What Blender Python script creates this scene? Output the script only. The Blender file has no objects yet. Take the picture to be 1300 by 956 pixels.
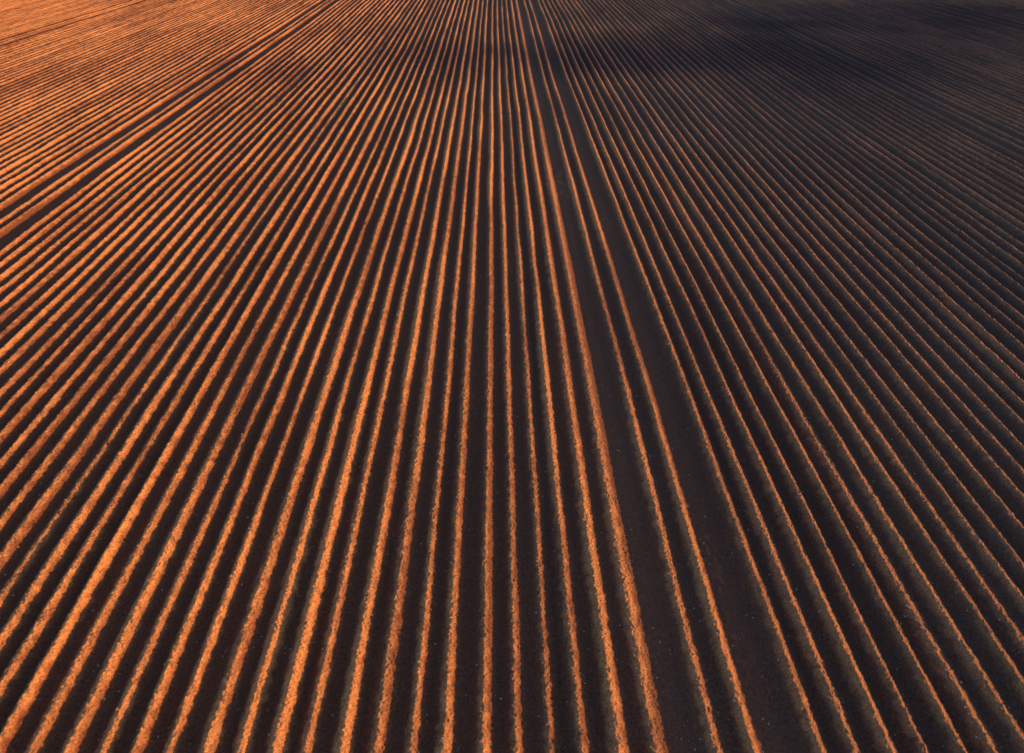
import bpy, math
import numpy as np
from mathutils import Vector, Matrix
R = math.radians
sc = bpy.context.scene
sc.view_settings.view_transform='Standard'
try: sc.view_settings.look='None'
except Exception: pass
sc.view_settings.exposure=0

# ------------------------------------------------------------ noise helpers
rng=np.random.default_rng(7)
TAB=rng.random((512,512)).astype(np.float32)
def vnoise(x,y,ox=0,oy=0):
    x=x+1000+ox; y=y+1000+oy
    xi=np.floor(x).astype(np.int64); yi=np.floor(y).astype(np.int64)
    fx=(x-xi).astype(np.float32); fy=(y-yi).astype(np.float32)
    fx=fx*fx*(3-2*fx); fy=fy*fy*(3-2*fy)
    a=TAB[xi%512,yi%512]; b=TAB[(xi+1)%512,yi%512]
    c=TAB[xi%512,(yi+1)%512]; d=TAB[(xi+1)%512,(yi+1)%512]
    return (a+(b-a)*fx)*(1-fy)+(c+(d-c)*fx)*fy-0.5

# ------------------------------------------------------------ ridge layout
S=0.76
GAP=1.46
TRAM=[-92.9,-60.3,-27.6,5.15,37.8,70.5,103.2]   # tramline centres
cent=[]
prev=None
for i,t in enumerate(TRAM):
    inner=[t-S/2,t+S/2]
    left=t-S/2-GAP; right=t+S/2+GAP
    if prev is None:
        k=left
        l=[]
        while k>-330: l.append(k); k-=S
        cent+=l[::-1]
    else:
        n=round((left-prev)/S)
        cent+=list(np.linspace(prev,left,n+1))
    cent+=inner
    prev=right
k=prev
while k<330: cent.append(k); k+=S
cent=np.array(sorted(cent))
NR=len(cent)
rj=np.random.default_rng(5)
cent=cent+rj.normal(0,0.034,NR)
HJ=1+np.clip(rj.normal(0,0.13,NR),-0.26,0.3)
WJ=1+rj.normal(0,0.07,NR)
tracks=np.array([t+s*(S/2+GAP/2) for t in TRAM for s in(-1,1)])

def height(X,Y):
    wander=0.14*vnoise(X/9.0,Y/26.0)+0.05*vnoise(X/3.1,Y/7.0,50,9)
    Xw=X+wander
    idx=np.searchsorted(cent,Xw)
    idx=np.clip(idx,1,NR-1)
    l=cent[idx-1]; r=cent[idx]
    near=np.where(Xw-l<r-Xw,idx-1,idx)
    own=0.04*vnoise(near*7.3,Y/3.5,11,3)+0.010*vnoise(near*3.7,Y/0.4,21,5)
    ds=Xw-cent[near]+own
    # crumbling flanks: break up the cross-section a little
    ds=ds+0.025*vnoise(X/0.13,Y/0.11,101,7)+0.04*vnoise(X/0.05,Y/0.045,121,9)
    d=np.abs(ds)/WJ[near]
    hw=0.36
    t=np.clip(d/hw,0,1)
    prof=0.75*(0.5+0.5*np.cos(np.pi*t))+0.25*(1-t)**1.25
    H=0.25*HJ[near]*(1+0.2*vnoise(near*5.1,Y/2.2,31,7)+0.08*vnoise(near*2.9,Y/0.25,61,17))
    z=H*prof
    # clods
    c0=vnoise(X/0.24,Y/0.26,33,14)
    c1=vnoise(X/0.12,Y/0.13,3,4); c2=vnoise(X/0.05,Y/0.052,13,24)
    amp=0.7+0.3*np.clip(prof,0,1)
    j=np.clip(np.searchsorted(tracks,Xw),1,len(tracks)-1)
    dt=np.minimum(np.abs(Xw-tracks[j-1]),np.abs(Xw-tracks[j]))
    m=np.clip((0.40-dt)/0.08,0,1)
    amp=amp*(1-0.35*m)
    lump=np.clip(vnoise(X/0.06,Y/0.06,71,44)-0.28,0,1)
    z=z+amp*(0.012*c0+0.022*c1+0.040*c2+0.12*lump)
    tread=0.5+0.5*np.sin((Y+np.abs(dt)*0.8)*2*np.pi/0.24)
    z=z*(1-0.4*m)+m*(-0.02+0.012*tread)
    z=z+0.9*vnoise(X/55.0,Y/60.0,5,5)+0.25*vnoise(X/21.0,Y/25.0,15,35)
    dry_light=np.clip(prof*1.7-0.75+0.7*vnoise(X/0.12,Y/0.2,6,60)+0.9*vnoise(near*1.7,Y/6.0,16,70)+0.6*vnoise(X/5,Y/12,86,7)+0.25*m-X*0.004,0,1)  # drier crests; also paints furrow shade and crest brightness into the colour
    return z,m,dry_light

def blob(X,Y,cx,cy,rx,ry,ang):
    ca,sa=math.cos(ang),math.sin(ang)
    u=((X-cx)*ca+(Y-cy)*sa)/rx; v=(-(X-cx)*sa+(Y-cy)*ca)/ry
    q=np.sqrt(u*u+v*v)+0.7*vnoise(X/13,Y/13,9,9)+0.25*vnoise(X/4,Y/5,19,9)
    t=np.clip((1.6-q)/1.3,0,1); return t*t*(3-2*t)

def shade_mottle(X,Y,m):  # cloud shadow patches painted into the soil colour, plus random mottling
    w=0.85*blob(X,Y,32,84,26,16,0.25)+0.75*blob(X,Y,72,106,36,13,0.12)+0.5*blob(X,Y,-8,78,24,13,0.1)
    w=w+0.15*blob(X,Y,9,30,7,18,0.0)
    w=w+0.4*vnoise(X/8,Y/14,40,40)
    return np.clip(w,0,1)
def tone(X,Y):   # 0 redder, paler (west) .. 1 greyer, darker (east)
    t=(X+0.06*Y)/(20+0.30*Y)+0.4*vnoise(X/20,Y/30,90,4)
    return np.clip(t*0.85+0.3,0,1)

V=[];F=[];off=0;A=[];B=[];C=[];SM=[]
def band(x0,x1,dx,y0,y1,dy,smooth):
    global off
    xs=np.arange(round(x0/dx),round(x1/dx)+1)*dx
    n=max(2,round((y1-y0)/dy)+1)
    ys=np.linspace(y0,y1,n)
    X,Y=np.meshgrid(xs,ys)
    Z,m,dry_light=height(X,Y)
    V.append(np.stack([X,Y,Z],-1).reshape(-1,3).astype(np.float32))
    A.append(shade_mottle(X,Y,m).ravel().astype(np.float32)); B.append(tone(X,Y).ravel().astype(np.float32))
    C.append(dry_light.ravel().astype(np.float32))
    W=len(xs)
    i=(np.arange(n-1)[:,None]*W+np.arange(W-1)[None,:]).ravel()+off
    F.append(np.stack([i,i+1,i+W+1,i+W],-1).astype(np.int32))
    SM.append(np.full(len(i),smooth,dtype=bool))
    off+=W*n
D=0.05
band(-26,26,D,-8,6,0.15,True)
band(-24,24,D/2,6,20,0.026,False)
band(-44,44,D,20,48,0.07,False)
band(-112,112,D,48,100,0.28,True)
band(-125,125,D*1.5,100,180,0.7,True)
band(-320,320,D*3,180,420,4,True)
verts=np.concatenate(V); faces=np.concatenate(F)
def mkmesh(name,verts,faces,attrs,smooth=True):
    me=bpy.data.meshes.new(name)
    me.vertices.add(len(verts)); me.vertices.foreach_set('co',verts.ravel())
    k=faces.shape[1]
    me.loops.add(faces.size); me.loops.foreach_set('vertex_index',faces.ravel())
    me.polygons.add(len(faces))
    me.polygons.foreach_set('loop_start',np.arange(0,faces.size,k,dtype=np.int32))
    me.polygons.foreach_set('loop_total',np.full(len(faces),k,dtype=np.int32))
    if isinstance(smooth,bool): smooth=np.full(len(faces),smooth,dtype=bool)
    me.polygons.foreach_set('use_smooth',smooth)
    for n,a in attrs.items():
        at=me.attributes.new(n,'FLOAT','POINT'); at.data.foreach_set('value',a)
    me.update(calc_edges=True); 
    ob=bpy.data.objects.new(name,me); sc.collection.objects.link(ob); return ob
field=mkmesh('plowed_field',verts,faces,{'shade_mottle':np.concatenate(A),'tone':np.concatenate(B),'dry_light':np.concatenate(C)},np.concatenate(SM))

gx=np.linspace(-3000,3000,61); X,Y=np.meshgrid(gx,gx)
gv=np.stack([X,Y,np.full_like(X,-0.85)],-1).reshape(-1,3).astype(np.float32)
i=(np.arange(60)[:,None]*61+np.arange(60)[None,:]).ravel()
gf=np.stack([i,i+1,i+62,i+61],-1).astype(np.int32)
ground=mkmesh('ground',gv,gf,{'shade_mottle':np.full(len(gv),0.3,np.float32),'tone':np.full(len(gv),0.5,np.float32),'dry_light':np.full(len(gv),0.4,np.float32)})

# ------------------------------------------------------------ material
def soil():
    m=bpy.data.materials.new('soil'); m.use_nodes=True
    nt=m.node_tree; N=nt.nodes; L=nt.links
    bs=N['Principled BSDF']
    tc=N.new('ShaderNodeTexCoord')
    def attr(n):
        a=N.new('ShaderNodeAttribute'); a.attribute_name=n; return a.outputs['Fac']
    def noise(s,d=3,r=0.6):
        n=N.new('ShaderNodeTexNoise'); n.inputs['Scale'].default_value=s; n.inputs['Detail'].default_value=d
        n.inputs['Roughness'].default_value=r; L.new(tc.outputs['Object'],n.inputs['Vector']); return n.outputs['Fac']
    def mix(f,a,b,t='MIX'):
        x=N.new('ShaderNodeMix'); x.data_type='RGBA'; x.blend_type=t
        for s,v in((0,f),(6,a),(7,b)):
            if isinstance(v,(tuple,float,int)): x.inputs[s].default_value=v
            else: L.new(v,x.inputs[s])
        return x.outputs[2]
    def mr(v,a,b,c,d):
        x=N.new('ShaderNodeMapRange'); L.new(v,x.inputs[0])
        for k,q in enumerate((a,b,c,d)): x.inputs[k+1].default_value=q
        return x.outputs[0]
    moist_shade=mix(attr('tone'),(0.26,0.110,0.072,1),(0.185,0.122,0.108,1))
    dry_light_col=mix(attr('tone'),(0.82,0.41,0.19,1),(0.44,0.235,0.155,1))
    base=mix(attr('dry_light'),moist_shade,dry_light_col)  # moist furrow to dry crest, with light-dark contrast put into the colour
    base=mix(mr(noise(18,5,0.75),0.44,0.60,0,0.7),base,mix(1.0,base,(0.46,0.37,0.36,1),'MULTIPLY'))
    base=mix(mr(noise(48,3,0.7),0.50,0.60,0,0.8),base,mix(1.0,base,(1.6,1.75,1.7,1),'MULTIPLY'))
    base=mix(attr('shade_mottle'),base,mix(1.0,base,(0.38,0.38,0.58,1),'MULTIPLY'))  # painted cloud shade: darker, bluish soil colour
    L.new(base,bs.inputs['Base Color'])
    bs.inputs['Roughness'].default_value=0.8
    bs.inputs['Specular IOR Level'].default_value=0.2
    b1=N.new('ShaderNodeBump'); b1.inputs['Distance'].default_value=0.035; b1.inputs['Strength'].default_value=1
    L.new(noise(28,6,0.8),b1.inputs['Height'])
    L.new(b1.outputs[0],bs.inputs['Normal'])
    return m
ms=soil()
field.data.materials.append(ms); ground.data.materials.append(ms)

# ------------------------------------------------------------ stones
rs=np.random.default_rng(11)
n=5000
sy=6+rs.random(n)**1.8*45; sx=(rs.random(n)*2-1)*(13+sy*0.72)
sz,_,_=height(sx,sy)
ico_v=np.array([[0,0,1],[.89,0,.45],[.28,.85,.45],[-.72,.53,.45],[-.72,-.53,.45],[.28,-.85,.45],[.72,.53,-.45],[-.28,.85,-.45],[-.89,0,-.45],[-.28,-.85,-.45],[.72,-.53,-.45],[0,0,-1]])
ico_f=np.array([[0,1,2],[0,2,3],[0,3,4],[0,4,5],[0,5,1],[1,6,2],[2,7,3],[3,8,4],[4,9,5],[5,10,1],[2,6,7],[3,7,8],[4,8,9],[5,9,10],[1,10,6],[6,11,7],[7,11,8],[8,11,9],[9,11,10],[10,11,6]])
sv=[];sf=[]
for k in range(n):
    s=0.009+0.024*rs.random()**2.5
    v=ico_v*(1+rs.normal(0,0.15,(12,1)))*np.array([1,0.6+0.6*rs.random(),0.6])*s
    a=rs.random()*6.28; c,q=math.cos(a),math.sin(a)
    v=v@np.array([[c,-q,0],[q,c,0],[0,0,1]])+np.array([sx[k],sy[k],sz[k]+s*0.3])
    sv.append(v); sf.append(ico_f+12*k)
st=mkmesh('stones',np.concatenate(sv).astype(np.float32),np.concatenate(sf).astype(np.int32),{},False)
m=bpy.data.materials.new('stone'); m.use_nodes=True
nt=m.node_tree; b=nt.nodes['Principled BSDF']; nz=nt.nodes.new('ShaderNodeTexNoise'); nz.inputs['Scale'].default_value=3
cr=nt.nodes.new('ShaderNodeValToRGB'); cr.color_ramp.elements[0].color=(0.25,0.22,0.2,1); cr.color_ramp.elements[1].color=(0.75,0.72,0.68,1)
tc=nt.nodes.new('ShaderNodeTexCoord'); nt.links.new(tc.outputs['Object'],nz.inputs['Vector'])
nt.links.new(nz.outputs['Fac'],cr.inputs[0]); nt.links.new(cr.outputs[0],b.inputs['Base Color']); b.inputs['Roughness'].default_value=0.5
st.data.materials.append(m)

# ------------------------------------------------------------ light
EL=10.5; AZ=90    # azimuth from +Y towards +X
w=bpy.data.worlds.new('World'); sc.world=w; w.use_nodes=True
nt=w.node_tree; bg=nt.nodes['Background']
sky=nt.nodes.new('ShaderNodeTexSky'); sky.sky_type='NISHITA'; sky.sun_disc=False
sky.sun_elevation=R(EL); sky.sun_rotation=R(AZ)
nt.links.new(sky.outputs[0],bg.inputs[0]); bg.inputs[1].default_value=0.125
sd=bpy.data.lights.new('sun','SUN'); sd.energy=4.6; sd.angle=R(0.6); sd.color=(1,0.40,0.07)
so=bpy.data.objects.new('sun',sd); sc.collection.objects.link(so)
d=Vector((math.sin(R(AZ))*math.cos(R(EL)),math.cos(R(AZ))*math.cos(R(EL)),math.sin(R(EL))))
so.rotation_euler=d.to_track_quat('Z','Y').to_euler(); so.location=(60,0,40)

# ------------------------------------------------------------ camera
cd=bpy.data.cameras.new('camera'); cam=bpy.data.objects.new('camera',cd); sc.collection.objects.link(cam)
cd.sensor_width=36; cd.lens=24; cd.shift_y=-45/1300
cd.clip_end=6000
cam.location=(0,0,15.7)
pitch=33.5
yaw=math.atan(23*math.cos(R(pitch))/867)
cam.rotation_euler=(R(90-pitch),0,-yaw)
sc.camera=cam
